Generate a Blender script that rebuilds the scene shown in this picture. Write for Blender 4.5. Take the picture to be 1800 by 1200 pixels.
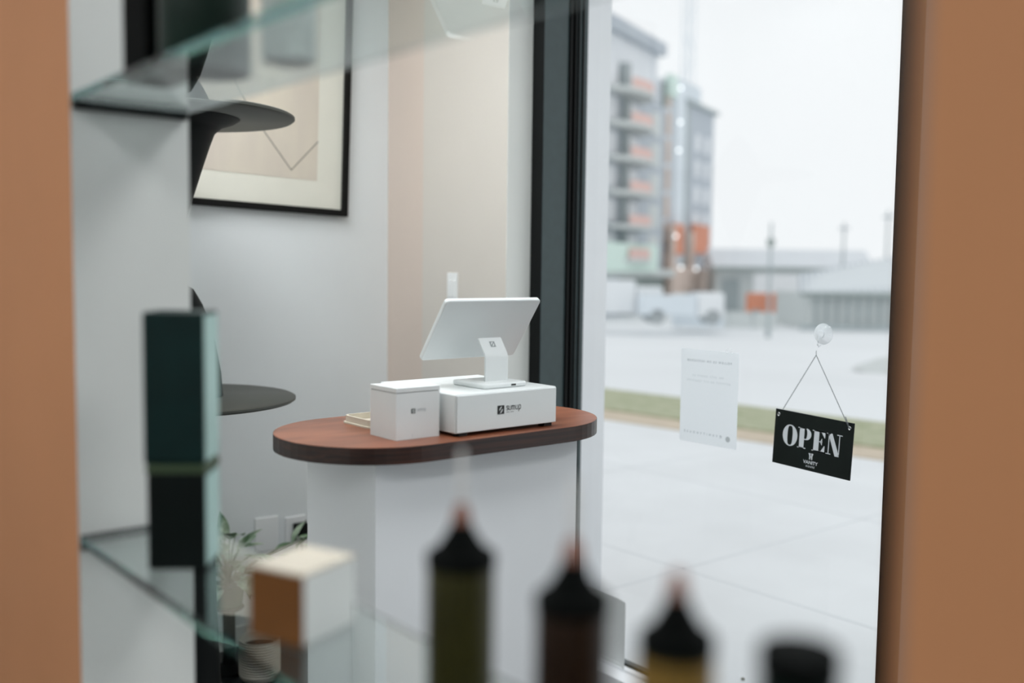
import bpy, bmesh, math, random
from mathutils import Vector, Matrix
for o in list(bpy.data.objects): bpy.data.objects.remove(o)
SC = bpy.context.scene
COL = SC.collection
PI = math.pi
random.seed(4)

# ------------------------------------------------------------ camera
yaw, pitch, roll = map(math.radians, (50.2, 4.25, 0.72))
h = Vector((-math.sin(yaw), math.cos(yaw), 0))
F = (math.cos(pitch)*h - math.sin(pitch)*Vector((0, 0, 1))).normalized()
R0 = Vector((math.cos(yaw), math.sin(yaw), 0)); U0 = R0.cross(F)
Rv = math.cos(roll)*R0 + math.sin(roll)*U0; Uv = Rv.cross(F)
cd = bpy.data.cameras.new('camera'); cam = bpy.data.objects.new('camera', cd); COL.objects.link(cam)
cam.matrix_world = Matrix(((Rv.x, Uv.x, -F.x, 0), (Rv.y, Uv.y, -F.y, 0), (Rv.z, Uv.z, -F.z, 1.4), (0, 0, 0, 1)))
cd.lens = 35; cd.sensor_width = 36; cd.clip_start = .02; cd.clip_end = 600
cd.dof.use_dof = True; cd.dof.focus_distance = 2.5; cd.dof.aperture_fstop = 1.4
SC.camera = cam
# ------------------------------------------------------------ world, exposure
w = bpy.data.worlds.new('overcast'); SC.world = w; w.use_nodes = True
bg = w.node_tree.nodes['Background']; bg.inputs[0].default_value = (.955, .975, 1, 1); bg.inputs[1].default_value = .98
SC.view_settings.view_transform = 'Standard'; SC.view_settings.look = 'None'
SC.view_settings.gamma = 1; SC.view_settings.use_curve_mapping = False; SC.view_settings.exposure = 0
SC.cycles.max_bounces = 14; SC.cycles.transmission_bounces = 12; SC.cycles.transparent_max_bounces = 16
SC.cycles.diffuse_bounces = 5; SC.cycles.glossy_bounces = 6

# fill panels added at the ceiling, out of view, to brighten the room
FILL = 13.3
FILL_POS = [(-2.0, 1.05), (-2.75, .98), (-.85, 1.5), (.6, 1.3), (-2.4, -.9), (-1.0, -1.0), (.4, -1.0), (.4, -2.6), (-1.6, -2.6)]

# ------------------------------------------------------------ materials
M = {}
def srgb(c):
    return tuple(((v/255)/12.92 if v/255 <= .04045 else ((v/255+.055)/1.055)**2.4) for v in c)
def mat(name, c, rough=.6, metal=0, spec=.5, noise=0, nscale=8, bump=0, bscale=200, coat=0, trans=0, stretch=None, c2=None):
    m = bpy.data.materials.new(name); m.use_nodes = True
    n = m.node_tree.nodes; l = m.node_tree.links; p = n['Principled BSDF']
    rgb = srgb(c); p.inputs['Base Color'].default_value = (*rgb, 1)
    p.inputs['Roughness'].default_value = rough; p.inputs['Metallic'].default_value = metal
    p.inputs['Specular IOR Level'].default_value = spec
    p.inputs['Coat Weight'].default_value = coat; p.inputs['Coat Roughness'].default_value = .1
    p.inputs['Transmission Weight'].default_value = trans
    tc = n.new('ShaderNodeTexCoord'); src = tc.outputs['Object']
    if stretch:
        mp = n.new('ShaderNodeMapping'); mp.inputs['Scale'].default_value = stretch; l.new(src, mp.inputs[0]); src = mp.outputs[0]
    if noise or c2:
        t = n.new('ShaderNodeTexNoise'); t.inputs['Scale'].default_value = nscale; t.inputs['Detail'].default_value = 6
        l.new(src, t.inputs['Vector'])
        r = n.new('ShaderNodeValToRGB'); r.color_ramp.elements[0].position = .35; r.color_ramp.elements[1].position = .68
        a = srgb(c2) if c2 else tuple(v*(1-noise) for v in rgb)
        r.color_ramp.elements[0].color = (*a, 1); r.color_ramp.elements[1].color = (*rgb, 1)
        l.new(t.outputs['Fac'], r.inputs[0]); l.new(r.outputs[0], p.inputs['Base Color'])
    if bump:
        t2 = n.new('ShaderNodeTexNoise'); t2.inputs['Scale'].default_value = bscale; l.new(src, t2.inputs['Vector'])
        b = n.new('ShaderNodeBump'); b.inputs['Strength'].default_value = bump; b.inputs['Distance'].default_value = .002
        l.new(t2.outputs['Fac'], b.inputs['Height']); l.new(b.outputs[0], p.inputs['Normal'])
    M[name] = m; return m
mat('white_wall', (226, 230, 231), .75, bump=.15, noise=.03, nscale=2)
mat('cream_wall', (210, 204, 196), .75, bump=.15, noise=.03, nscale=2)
mat('blush_wall', (214, 199, 188), .75, bump=.15, noise=.03, nscale=2)  # pinkish light reflected off the orange wall, put into the colour
mat('orange_wall', (205, 144, 99), .8, bump=.3, noise=.05, nscale=3)
mat('reveal_white', (228, 230, 226), .6, bump=.1, noise=.03, nscale=4)
mat('ceiling_white', (235, 236, 236), .85, noise=.03)
mat('dark_floor', (24, 31, 32), .38, noise=.25, nscale=3)
mat('frame_metal', (56, 71, 73), .32, spec=.5, noise=.12, nscale=30)
mat('gasket_black', (8, 11, 11), .6, spec=.2, noise=.1)
mat('counter_white', (241, 243, 246), .5, noise=.02, nscale=3)
mat('device_white', (222, 226, 226), .4, noise=.02, nscale=5)
mat('carton_white', (224, 227, 227), .7, noise=.03, nscale=10, bump=.1)
mat('plate_white', (236, 238, 238), .4, noise=.02)
mat('print_black', (16, 18, 18), .6, noise=.05)
mat('print_grey', (110, 116, 116), .6, noise=.05)
mat('print_mid', (150, 156, 156), .6, noise=.05)
mat('print_faint', (208, 213, 216), .6, noise=.03)
mat('print_pale', (190, 196, 199), .6, noise=.05)
mat('screen_black', (12, 13, 15), .1, noise=.05)
mat('sign_black', (16, 24, 21), .5, spec=.25, noise=.25, nscale=12)
mat('sign_white', (205, 210, 214), .6, noise=.03)
mat('steel', (190, 192, 192), .25, metal=1, noise=.1)
mat('chain_steel', (150, 155, 158), .3, metal=.8, noise=.1)
def clear_mat():
    m = bpy.data.materials.new('clear_plastic'); m.use_nodes = True
    n = m.node_tree.nodes; l = m.node_tree.links; p = n['Principled BSDF']
    p.inputs['Base Color'].default_value = (.86, .9, .94, 1); p.inputs['Roughness'].default_value = .12
    tr = n.new('ShaderNodeBsdfTransparent'); mx = n.new('ShaderNodeMixShader')
    lw = n.new('ShaderNodeLayerWeight'); lw.inputs[0].default_value = .35
    nz = n.new('ShaderNodeTexNoise'); nz.inputs['Scale'].default_value = 60
    ad = n.new('ShaderNodeMath'); ad.operation = 'MULTIPLY_ADD'; ad.inputs[1].default_value = .35
    l.new(nz.outputs['Fac'], ad.inputs[0]); l.new(lw.outputs['Facing'], ad.inputs[2])
    l.new(ad.outputs[0], mx.inputs[0]); l.new(tr.outputs[0], mx.inputs[1]); l.new(p.outputs[0], mx.inputs[2])
    l.new(mx.outputs[0], n['Material Output'].inputs['Surface']); M['clear_plastic'] = m
clear_mat()
mat('art_black', (9, 9, 8), .5, spec=.2, noise=.1)
mat('mat_board', (222, 220, 208), .8, noise=.03)
mat('art_paper', (200, 190, 178), .85, c2=(212, 203, 186), nscale=3, stretch=(1, 2, .6))
mat('art_line', (96, 92, 84), .8, noise=.05)
mat('stand_black', (10, 15, 15), .6, spec=.2, noise=.15)
mat('stand_shelf', (62, 64, 58), .5, noise=.1)
mat('leaf', (52, 104, 50), .5, c2=(206, 222, 198), nscale=22)
mat('leaf_pale', (205, 220, 205), .5, c2=(96, 138, 88), nscale=14)
mat('stem_green', (70, 92, 50), .6, noise=.2)
mat('soil', (40, 32, 26), .95, noise=.4, nscale=60)
mat('pot_white', (196, 192, 180), .5, noise=.1, nscale=10)
mat('pot_green', (52, 84, 56), .5, noise=.3, nscale=16)
mat('pot_black', (20, 23, 20), .4, noise=.1)
mat('green_carton', (4, 40, 38), .5, spec=.3, noise=.3, nscale=18)
mat('dark_green_carton', (3, 15, 12), .5, spec=.25, noise=.3, nscale=18)
mat('aqua_side', (168, 200, 194), .4, noise=.1, nscale=8)  # window reflection on the carton sides, put into the colour
mat('olive_band', (60, 78, 52), .5, noise=.1)
mat('kraft', (124, 76, 26), .7, noise=.12, nscale=20)
mat('cream_card', (204, 196, 180), .7, noise=.03)
mat('white_card', (232, 235, 232), .7, noise=.03)
mat('bottle_olive', (60, 58, 22), .4, spec=.3, noise=.35, nscale=14)
mat('bottle_brown', (42, 24, 9), .4, spec=.3, noise=.3, nscale=14)
mat('label_ochre', (140, 108, 42), .5, noise=.25, nscale=18)
mat('bottle_black', (6, 9, 8), .8, spec=.08, noise=.2)
mat('bottle_green', (8, 38, 27), .4, spec=.3, noise=.35, nscale=10)
mat('nozzle_rose', (150, 100, 82), .5, noise=.1)
mat('nozzle_white', (228, 226, 222), .4, noise=.03)
mat('jar_frost', (196, 206, 200), .5, trans=.35, noise=.05)
mat('sidewalk', (236, 239, 241), .9, noise=.07, nscale=1.3, bump=.3, bscale=40)
mat('joint', (222, 226, 229), .9, noise=.05)
mat('snow_ground', (238, 241, 243), .95, noise=.08, nscale=.12)
mat('grass', (160, 167, 134), .95, c2=(186, 188, 162), nscale=9)
mat('dirt', (214, 200, 180), .95, noise=.12, nscale=5)
mat('debris', (150, 150, 140), .9, noise=.3)
mat('outer_white', (240, 242, 245), .8, noise=.02)
mat('far_grey', (188, 196, 204), .8, noise=.08, nscale=.4)  # far tones are paled: distance haze is put into these colours
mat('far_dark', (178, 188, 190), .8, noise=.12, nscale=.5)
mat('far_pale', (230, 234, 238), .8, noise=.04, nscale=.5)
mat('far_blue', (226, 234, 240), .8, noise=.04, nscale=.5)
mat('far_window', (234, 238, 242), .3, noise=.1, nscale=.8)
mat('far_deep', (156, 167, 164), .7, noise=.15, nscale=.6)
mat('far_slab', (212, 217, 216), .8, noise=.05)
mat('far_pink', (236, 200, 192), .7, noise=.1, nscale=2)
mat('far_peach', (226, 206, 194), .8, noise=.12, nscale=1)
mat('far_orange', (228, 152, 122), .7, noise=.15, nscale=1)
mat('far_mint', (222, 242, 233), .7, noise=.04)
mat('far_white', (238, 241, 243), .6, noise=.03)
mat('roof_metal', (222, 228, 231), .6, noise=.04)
mat('tyre', (172, 178, 180), .9, noise=.1)  # tyre paled to grey, haze put into the colour
mat('frosted_bulb', (245, 245, 240), .4, noise=.02)

def walnut(name, a, b, c):
    m = bpy.data.materials.new(name); m.use_nodes = True
    n = m.node_tree.nodes; l = m.node_tree.links; p = n['Principled BSDF']
    tc = n.new('ShaderNodeTexCoord'); mp = n.new('ShaderNodeMapping'); mp.inputs['Scale'].default_value = (7, 1.3, 60)
    l.new(tc.outputs['Object'], mp.inputs[0])
    t = n.new('ShaderNodeTexNoise'); t.inputs['Scale'].default_value = 2.2; t.inputs['Detail'].default_value = 8; t.inputs['Distortion'].default_value = .7
    l.new(mp.outputs[0], t.inputs['Vector'])
    r = n.new('ShaderNodeValToRGB'); e = r.color_ramp.elements
    e[0].position = .3; e[0].color = (*srgb(a), 1); e[1].position = .7; e[1].color = (*srgb(c), 1)
    k = e.new(.5); k.color = (*srgb(b), 1)
    l.new(t.outputs['Fac'], r.inputs[0]); l.new(r.outputs[0], p.inputs['Base Color'])
    p.inputs['Roughness'].default_value = .34; M[name] = m
walnut('walnut', (98, 54, 36), (136, 80, 55), (156, 99, 71))
walnut('walnut_edge', (24, 13, 10), (44, 24, 18), (70, 39, 28))  # same walnut darkened; the shade on the rim is put into the colour

def glass(name, col, dens, abs_col):
    m = bpy.data.materials.new(name); m.use_nodes = True
    n = m.node_tree.nodes; l = m.node_tree.links; n.remove(n['Principled BSDF'])
    g = n.new('ShaderNodeBsdfGlass'); g.inputs['IOR'].default_value = 1.5; g.inputs['Roughness'].default_value = 0
    t = n.new('ShaderNodeTexNoise'); t.inputs['Scale'].default_value = 3
    r = n.new('ShaderNodeValToRGB'); r.color_ramp.elements[0].color = (*[v*.98 for v in col], 1); r.color_ramp.elements[1].color = (*col, 1)
    l.new(t.outputs['Fac'], r.inputs[0]); l.new(r.outputs[0], g.inputs['Color'])
    l.new(g.outputs[0], n['Material Output'].inputs['Surface'])
    if dens:
        v = n.new('ShaderNodeVolumeAbsorption'); v.inputs['Color'].default_value = (*abs_col, 1); v.inputs['Density'].default_value = dens
        l.new(v.outputs[0], n['Material Output'].inputs['Volume'])
    M[name] = m
glass('shelf_glass', (.985, .992, .99), 7.5, (.04, .66, .63))
def pane_mat():
    # thin window pane: clear with a Fresnel sheen; the same for every ray
    m = bpy.data.materials.new('window_glass'); m.use_nodes = True
    n = m.node_tree.nodes; l = m.node_tree.links; n.remove(n['Principled BSDF'])
    tr = n.new('ShaderNodeBsdfTransparent'); tr.inputs[0].default_value = (.97, .985, .98, 1)
    gl = n.new('ShaderNodeBsdfGlossy'); gl.inputs['Roughness'].default_value = 0.0
    fr = n.new('ShaderNodeFresnel'); fr.inputs[0].default_value = 1.3
    t = n.new('ShaderNodeTexNoise'); t.inputs['Scale'].default_value = 2
    r = n.new('ShaderNodeValToRGB'); r.color_ramp.elements[0].color = (.95, .97, .96, 1); r.color_ramp.elements[1].color = (1, 1, 1, 1)
    l.new(t.outputs['Fac'], r.inputs[0]); l.new(r.outputs[0], gl.inputs[0])
    mx = n.new('ShaderNodeMixShader'); l.new(fr.outputs[0], mx.inputs[0]); l.new(tr.outputs[0], mx.inputs[1]); l.new(gl.outputs[0], mx.inputs[2])
    l.new(mx.outputs[0], n['Material Output'].inputs['Surface']); M['window_glass'] = m
pane_mat()
def paper_mat():
    m = bpy.data.materials.new('paper'); m.use_nodes = True
    n = m.node_tree.nodes; l = m.node_tree.links; n.remove(n['Principled BSDF'])
    d = n.new('ShaderNodeBsdfDiffuse'); t = n.new('ShaderNodeBsdfTranslucent'); mx = n.new('ShaderNodeMixShader'); mx.inputs[0].default_value = .78
    nz = n.new('ShaderNodeTexNoise'); nz.inputs['Scale'].default_value = 40
    r = n.new('ShaderNodeValToRGB'); r.color_ramp.elements[0].color = (.90, .92, .94, 1); r.color_ramp.elements[1].color = (.94, .96, .97, 1)
    l.new(nz.outputs['Fac'], r.inputs[0]); l.new(r.outputs[0], d.inputs[0]); l.new(r.outputs[0], t.inputs[0])
    l.new(d.outputs[0], mx.inputs[1]); l.new(t.outputs[0], mx.inputs[2]); l.new(mx.outputs[0], n['Material Output'].inputs['Surface'])
    M['paper'] = m
paper_mat()
def fill_mat():
    m = bpy.data.materials.new('lamp_diffuser'); m.use_nodes = True
    n = m.node_tree.nodes; l = m.node_tree.links; n.remove(n['Principled BSDF'])
    e = n.new('ShaderNodeEmission'); e.inputs[1].default_value = FILL
    nz = n.new('ShaderNodeTexNoise'); r = n.new('ShaderNodeValToRGB')
    r.color_ramp.elements[0].color = (.95, .98, 1, 1); r.color_ramp.elements[1].color = (.97, .99, 1, 1)
    l.new(nz.outputs['Fac'], r.inputs[0]); l.new(r.outputs[0], e.inputs[0]); l.new(e.outputs[0], n['Material Output'].inputs['Surface'])
    M['lamp_diffuser'] = m
fill_mat()

# ------------------------------------------------------------ builders
class MB:
    def __init__(s): s.v = []; s.f = []; s.mi = []; s.cur = 0
    def add(s, vs, fs):
        b = len(s.v); s.v += [tuple(p) for p in vs]; s.f += [tuple(b+i for i in f) for f in fs]; s.mi += [s.cur]*len(fs); return s
    def box(s, x0, x1, y0, y1, z0, z1):
        return s.add([(x0,y0,z0),(x1,y0,z0),(x1,y1,z0),(x0,y1,z0),(x0,y0,z1),(x1,y0,z1),(x1,y1,z1),(x0,y1,z1)],
                     [(0,3,2,1),(4,5,6,7),(0,1,5,4),(1,2,6,5),(2,3,7,6),(3,0,4,7)])
    def prism(s, poly, z0, z1):           # poly in xy
        n = len(poly)
        return s.add([(x,y,z0) for x,y in poly]+[(x,y,z1) for x,y in poly],
                     [tuple(range(n-1,-1,-1)), tuple(range(n,2*n))]+[(i,(i+1)%n,n+(i+1)%n,n+i) for i in range(n)])
    def lathe(s, prof, cx=0, cy=0, seg=40):
        vs = []; fs = []
        for r, z in prof:
            for k in range(seg): a = 2*PI*k/seg; vs.append((cx+r*math.cos(a), cy+r*math.sin(a), z))
        n = len(prof)
        for i in range(n-1):
            for k in range(seg):
                a, b = i*seg+k, i*seg+(k+1) % seg; fs.append((a, b, b+seg, a+seg))
        fs.append(tuple(range(seg-1, -1, -1))); fs.append(tuple(range((n-1)*seg, n*seg)))
        return s.add(vs, fs)
    def tube(s, pts, r, seg=8, closed=False):
        pts = [Vector(p) for p in pts]; n = len(pts); vs = []; fs = []
        for i, p in enumerate(pts):
            a = pts[(i-1) % n] if (closed or i) else p; b = pts[(i+1) % n] if (closed or i < n-1) else p
            t = (b-a).normalized(); u = t.cross(Vector((0, 0, 1)))
            if u.length < .1: u = t.cross(Vector((1, 0, 0)))
            u.normalize(); v = t.cross(u); rr = r[i] if isinstance(r, (list, tuple)) else r
            for k in range(seg): an = 2*PI*k/seg; vs.append(p+u*rr*math.cos(an)+v*rr*math.sin(an))
        for i in range(n if closed else n-1):
            for k in range(seg):
                j = (i+1) % n; fs.append((i*seg+k, i*seg+(k+1) % seg, j*seg+(k+1) % seg, j*seg+k))
        if not closed: fs.append(tuple(range(seg-1, -1, -1))); fs.append(tuple(range((n-1)*seg, n*seg)))
        return s.add(vs, fs)
    def ribbon(s, pts, wd, tf):           # flat stroke in a plane; tf maps (a,b) to 3D
        for (a, b), (c, d) in zip(pts, pts[1:]):
            L = math.hypot(c-a, d-b) or 1; nx, ny = -(d-b)/L*wd/2, (c-a)/L*wd/2; ex, ey = (c-a)/L*wd*.3, (d-b)/L*wd*.3
            s.add([tf(a-ex+nx, b-ey+ny), tf(a-ex-nx, b-ey-ny), tf(c+ex-nx, d+ey-ny), tf(c+ex+nx, d+ey+ny)], [(0, 1, 2, 3)])
        return s
    def poly(s, pts, tf): return s.add([tf(a, b) for a, b in pts], [tuple(range(len(pts)))])
    def build(s, name, m, parent=None, smooth=False, bevel=0, off=None):
        me = bpy.data.meshes.new(name)
        vs = s.v if off is None else [(x-off[0], y-off[1], z-off[2]) for x, y, z in s.v]
        me.from_pydata(vs, [], s.f)
        for k in (m if isinstance(m, (list, tuple)) else [m]): me.materials.append(M[k])
        for p, i in zip(me.polygons, s.mi): p.material_index = i
        bm = bmesh.new(); bm.from_mesh(me); bmesh.ops.recalc_face_normals(bm, faces=bm.faces); bm.to_mesh(me); bm.free()
        if smooth:
            for p in me.polygons: p.use_smooth = True
        o = bpy.data.objects.new(name, me); COL.objects.link(o)
        if parent is not None: o.parent = parent
        if bevel:
            b = o.modifiers.new('bevel', 'BEVEL'); b.width = bevel; b.segments = 3; b.limit_method = 'ANGLE'; b.angle_limit = math.radians(40)
            for p in me.polygons: p.use_smooth = True
            o.modifiers.new('wn', 'WEIGHTED_NORMAL')
        elif smooth:
            e = o.modifiers.new('es', 'EDGE_SPLIT'); e.split_angle = math.radians(38)
        return o
def tag(o, label, cat, group=None, kind=None):
    o['label'] = label; o['category'] = cat
    if group: o['group'] = group
    if kind: o['kind'] = kind
    return o
def thing(name, label, cat, loc=(0, 0, 0), rz=0, group=None):
    o = bpy.data.objects.new(name, None); COL.objects.link(o); o.empty_display_size = .05
    o.location = loc; o.rotation_euler = (0, 0, rz); return tag(o, label, cat, group)
def struct(name, mb, m, label=None, **k):
    o = mb.build(name, m, **k); o['kind'] = 'structure'
    if label: o['label'] = label
    return o
def dup(root, loc, rz=None, label=None):
    r = root.copy(); COL.objects.link(r); r.location = loc
    if rz is not None: r.rotation_euler = (0, 0, rz)
    if label: r['label'] = label
    for c in list(root.children):
        k = c.copy(); COL.objects.link(k); k.parent = r
        for g in list(c.children):
            q = g.copy(); COL.objects.link(q); q.parent = k
    return r
def text_mesh(name, body, size, m, mw, parent, spacing=1.0, depth=.0, bold=0):
    cu = bpy.data.curves.new(name, 'FONT'); cu.body = body; cu.size = size; cu.align_x = 'CENTER'; cu.align_y = 'CENTER'
    cu.space_character = spacing; cu.extrude = depth; cu.offset = bold; cu.resolution_u = 4
    t = bpy.data.objects.new('tmp', cu); COL.objects.link(t)
    me = bpy.data.meshes.new_from_object(t.evaluated_get(bpy.context.evaluated_depsgraph_get()))
    bpy.data.objects.remove(t); me.name = name; me.materials.clear(); me.materials.append(M[m]); me.transform(mw)
    o = bpy.data.objects.new(name, me); COL.objects.link(o); o.parent = parent; return o
def rrect(x0, x1, y0, y1, r, seg=6):
    out = []
    for cx, cy, a0 in ((x1-r, y1-r, 0), (x0+r, y1-r, 90), (x0+r, y0+r, 180), (x1-r, y0+r, 270)):
        for k in range(seg+1): a = math.radians(a0+90*k/seg); out.append((cx+r*math.cos(a), cy+r*math.sin(a)))
    return out

# ------------------------------------------------------------ the room
XL = -3.374; XR = 3.0; YB = -4.2; YW = 2.162; ZC = 2.75
struct('floor', MB().box(XL-.15, XR+.15, YB-.15, YW+.31, -.12, 0), 'dark_floor')
c_ = MB().box(XL-.15, XR+.15, YB-.15, YW+.31, ZC, ZC+.12); struct('ceiling', c_, 'ceiling_white')
struct('wall_left', MB().box(XL-.15, XL, YB, YW, 0, ZC), 'white_wall')
struct('wall_right', MB().box(XR, XR+.15, YB, YW+.31, 0, ZC), 'white_wall')
struct('wall_back', MB().box(XL-.15, XR+.15, YB-.15, YB, 0, ZC), 'white_wall')
# narrow pier beside the window; its right side is the window reveal
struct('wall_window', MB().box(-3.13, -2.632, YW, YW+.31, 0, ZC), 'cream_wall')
struct('trim_1', MB().box(XL-.15, -3.13, YW, YW+.31, 0, ZC), 'blush_wall')  # wall strip carrying the painted pinkish bounce light
struct('trim_2', MB().box(-2.632, -2.630, YW+.0005, 2.27, 0, ZC), 'reveal_white')
struct('trim_3', MB().box(-2.70, -2.572, 2.4731, 2.588, -.02, 3.4), 'outer_white')
struct('wall_lintel', MB().box(-2.632, XR, YW, YW+.31, 2.62, ZC), 'white_wall')
# partition with the display opening: tan front, white lining and back
OX0, OX1, OZ0, OZ1, PY0, PY1 = -1.392, -.217, .42, 2.25, .40, .559
pm = MB()
for b in ((XL, OX0, PY0, PY1, 0, ZC), (OX1, 1.1, PY0, PY1, 0, ZC), (OX0, OX1, PY0, PY1, 0, OZ0), (OX0, OX1, PY0, PY1, OZ1, ZC)):
    x0, x1, y0, y1, z0, z1 = b; k = len(pm.f); pm.box(*b)
    pm.mi[k+4] = 1; pm.mi[k+3] = 1; pm.mi[k+5] = 1; pm.mi[k] = 1; pm.mi[k+1] = 1
struct('wall_partition', pm, ['orange_wall', 'reveal_white'], 'tan plaster partition wall with a white-lined display opening')

# window: storefront frame and panes
post_y0, post_y1 = 2.27, 2.473
def post(nm, x0, x1, lab):
    m = MB().box(x0, x1, post_y0, 2.383, 0, 2.62); o = struct(nm, m, 'frame_metal', lab, bevel=.002)
    g = MB().box(x0+.001, x1+.008, 2.384, 2.394, .05, 2.6).box(x0+.001, x1+.008, 2.406, 2.414, .05, 2.6).build('gasket', 'gasket_black', o)
    MB().box(x0+.0005, x1-.0005, post_y0-.0015, post_y0-.0002, 0, 2.62).build('front_cover', 'gasket_black', o)  # thin black sheet stands in for shade on the room side
    s2 = MB().box(x0, x1, 2.415, post_y1, 0, 2.62).build('outer_cover', 'frame_metal', o)
    s3 = MB().box(x1, x1+.006, 2.424, 2.430, .05, 2.6).box(x1, x1+.005, 2.445, 2.452, .05, 2.6).build('outer_stop', 'gasket_black', o)
    return o
post('trim_4', -2.632, -2.572, 'dark grey metal window post behind the counter')
post('trim_5', -1.28, -1.22, 'dark grey metal window post at the right edge')
post('trim_6', .4, .46, 'dark grey metal window post')
post('trim_7', 2.6, 2.66, 'dark grey metal window post')
struct('trim_8', MB().box(-2.572, XR, 2.30, 2.383, 0, .062).box(-2.572, XR, 2.36, 2.383, .062, .072), 'counter_white', 'pale bottom rail of the window')
struct('trim_9', MB().box(-2.572, XR, 2.415, 2.465, 0, .05).box(-2.572, XR, 2.425, 2.45, .05, .06), 'frame_metal', 'outer bottom track of the window')
struct('trim_10', MB().box(-2.572, XR, 2.27, 2.47, 2.56, 2.62), 'frame_metal', 'dark top rail of the window')
for i, (a, b) in enumerate(((-2.572, -1.28), (-1.22, .4), (.46, 2.6))):
    m = MB(); m.add([(a, 2.40, .05), (b, 2.40, .05), (b, 2.40, 2.6), (a, 2.40, 2.6)], [(0, 1, 2, 3)])
    struct('window_%d' % (i+1), m, 'window_glass', 'clear shopfront window pane')

# added fill panels
for i, (x, y) in enumerate(FILL_POS):
    t = thing('ceiling_light', 'flat square white ceiling light panel in the ceiling', 'ceiling light', (x, y, ZC), 0, 'ceiling light panels')
    MB().box(-.31, .31, -.31, -.29, -.02, 0).box(-.31, .31, .29, .31, -.02, 0).box(-.31, -.29, -.29, .29, -.02, 0).box(.29, .31, -.29, .29, -.02, 0).build('frame', 'plate_white', t)  # rim of the added fill panel
    MB().box(-.289, .289, -.289, .289, -.012, -.001).build('diffuser', 'lamp_diffuser', t)

# ------------------------------------------------------------ glass shelves in the opening
def shelf(z, lab):
    o = MB().box(OX0+.009, OX1-.001, PY0, PY1-.003, z-.010, z).build('glass_shelf', 'shelf_glass')
    MB().box(OX0+.0005, OX0+.0088, PY0+.002, PY1-.004, z-.019, z+.0005).build('support_strip', 'gasket_black', o)
    return tag(o, lab, 'shelf')
shelf(1.62, 'upper clear glass shelf with teal edges in the display opening')
shelf(1.03, 'lower clear glass shelf with teal edges carrying bottles and cartons')
def rotbox(mb, ax, ay, ux, uy, L, W, z0, z1):
    vx, vy = -uy, ux
    P = [(ax, ay), (ax+ux*L, ay+uy*L), (ax+ux*L+vx*W, ay+uy*L+vy*W), (ax+vx*W, ay+vy*W)]
    return mb.prism(P, z0, z1)
# two tall dark green cartons standing one on the other
ang = math.atan2(.057, .043)
t = thing('carton', 'tall dark teal-green glossy carton, upper of the two stacked on the lower glass shelf', 'carton', (-1.1875, .417, 1.156), ang)
MB().box(0, .072, 0, .071, .003, .186).build('body', 'green_carton', t, bevel=.003)
MB().box(.0721, .0729, .003, .068, .006, .182).build('side_panel', 'aqua_side', t)  # painted window reflection on the right face
MB().box(.002, .070, .002, .069, 0, .003).build('base_band', 'olive_band', t)
t = thing('carton', 'short blackish green glossy carton, lower of the two stacked on the lower glass shelf', 'carton', (-1.1845, .419, 1.03), ang)
MB().box(0, .069, 0, .069, 0, .118).build('body', 'dark_green_carton', t, bevel=.003)
MB().box(.0691, .0699, .003, .066, .004, .115).build('side_panel', 'aqua_side', t)  # painted window reflection, as on the upper carton
MB().box(-.001, .070, -.001, .070, .118, .126).build('lid_band', 'olive_band', t, bevel=.001)
# small white carton with a kraft brown face
t = thing('gift_box', 'small cream white cube box with an orange-brown front on the lower glass shelf', 'box', (-.914, .424, 1.03), math.atan2(.025, .066))
MB().box(0, .070, .0008, .080, 0, .069).build('body', 'white_card', t, bevel=.002)
MB().box(.0, .070, 0, .0008, 0, .069).build('front_face', 'kraft', t)
MB().box(-.0006, .0706, -.0006, .0806, .0692, .0725).build('lid', 'cream_card', t, bevel=.001)

# dark bottles with nozzle caps in a row on the lower shelf
def nozzle_bottle(x, r, body, lab, label_m=None, cap=True, hgt=.140, needle=True):
    t = thing('nozzle_bottle' if cap else 'capped_bottle', lab, 'bottle', (x, .475, 1.03), 0)
    MB().lathe([(r*.96, 0), (r, .004), (r, hgt-.004), (r*.97, hgt-.001), (r*.5, hgt-.0005)]).build('body', body, t, smooth=True)
    if label_m: MB().lathe([(r+.0004, .02), (r+.0006, .021), (r+.0006, .126), (r+.0004, .127)]).build('label', label_m, t, smooth=True)
    if cap:
        MB().lathe([(r*1.03, hgt-.010), (r*1.03, hgt-.001), (r*.98, hgt+.001), (r*.80, hgt+.0015), (r*.70, hgt+.006), (r*.50, hgt+.014), (r*.34, hgt+.022), (r*.30, hgt+.025)]).build('neck_cap', 'bottle_black', t, smooth=True)
        n = MB().lathe([(r*.29, hgt+.0251), (r*.27, hgt+.031), (r*.18, hgt+.039), (.002, hgt+.041)]).build('nozzle', 'nozzle_rose', t, smooth=True)
        if needle: MB().lathe([(.0030, hgt+.041), (.0022, hgt+.082), (.0012, hgt+.084)], seg=12).build('needle', 'nozzle_white', n, smooth=True)
    else:
        MB().lathe([(r*1.02, hgt+.003), (r*1.02, hgt+.016), (r*.99, hgt+.018)]).build('cap', 'bottle_black', t, smooth=True)
    return t
nozzle_bottle(-.631, .0275, 'bottle_olive', 'olive bottle with a black nozzle cap, farthest left in the row of dark bottles')
nozzle_bottle(-.500, .0260, 'bottle_brown', 'dark brown bottle with a black nozzle cap, second from the left in the row')
nozzle_bottle(-.404, .0240, 'bottle_olive', 'bottle with an ochre label and black nozzle cap, third in the row', 'label_ochre', needle=False)
nozzle_bottle(-.314, .0225, 'bottle_green', 'dark green bottle with a flat black cap, rightmost in the row', cap=False, hgt=.141)
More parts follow.
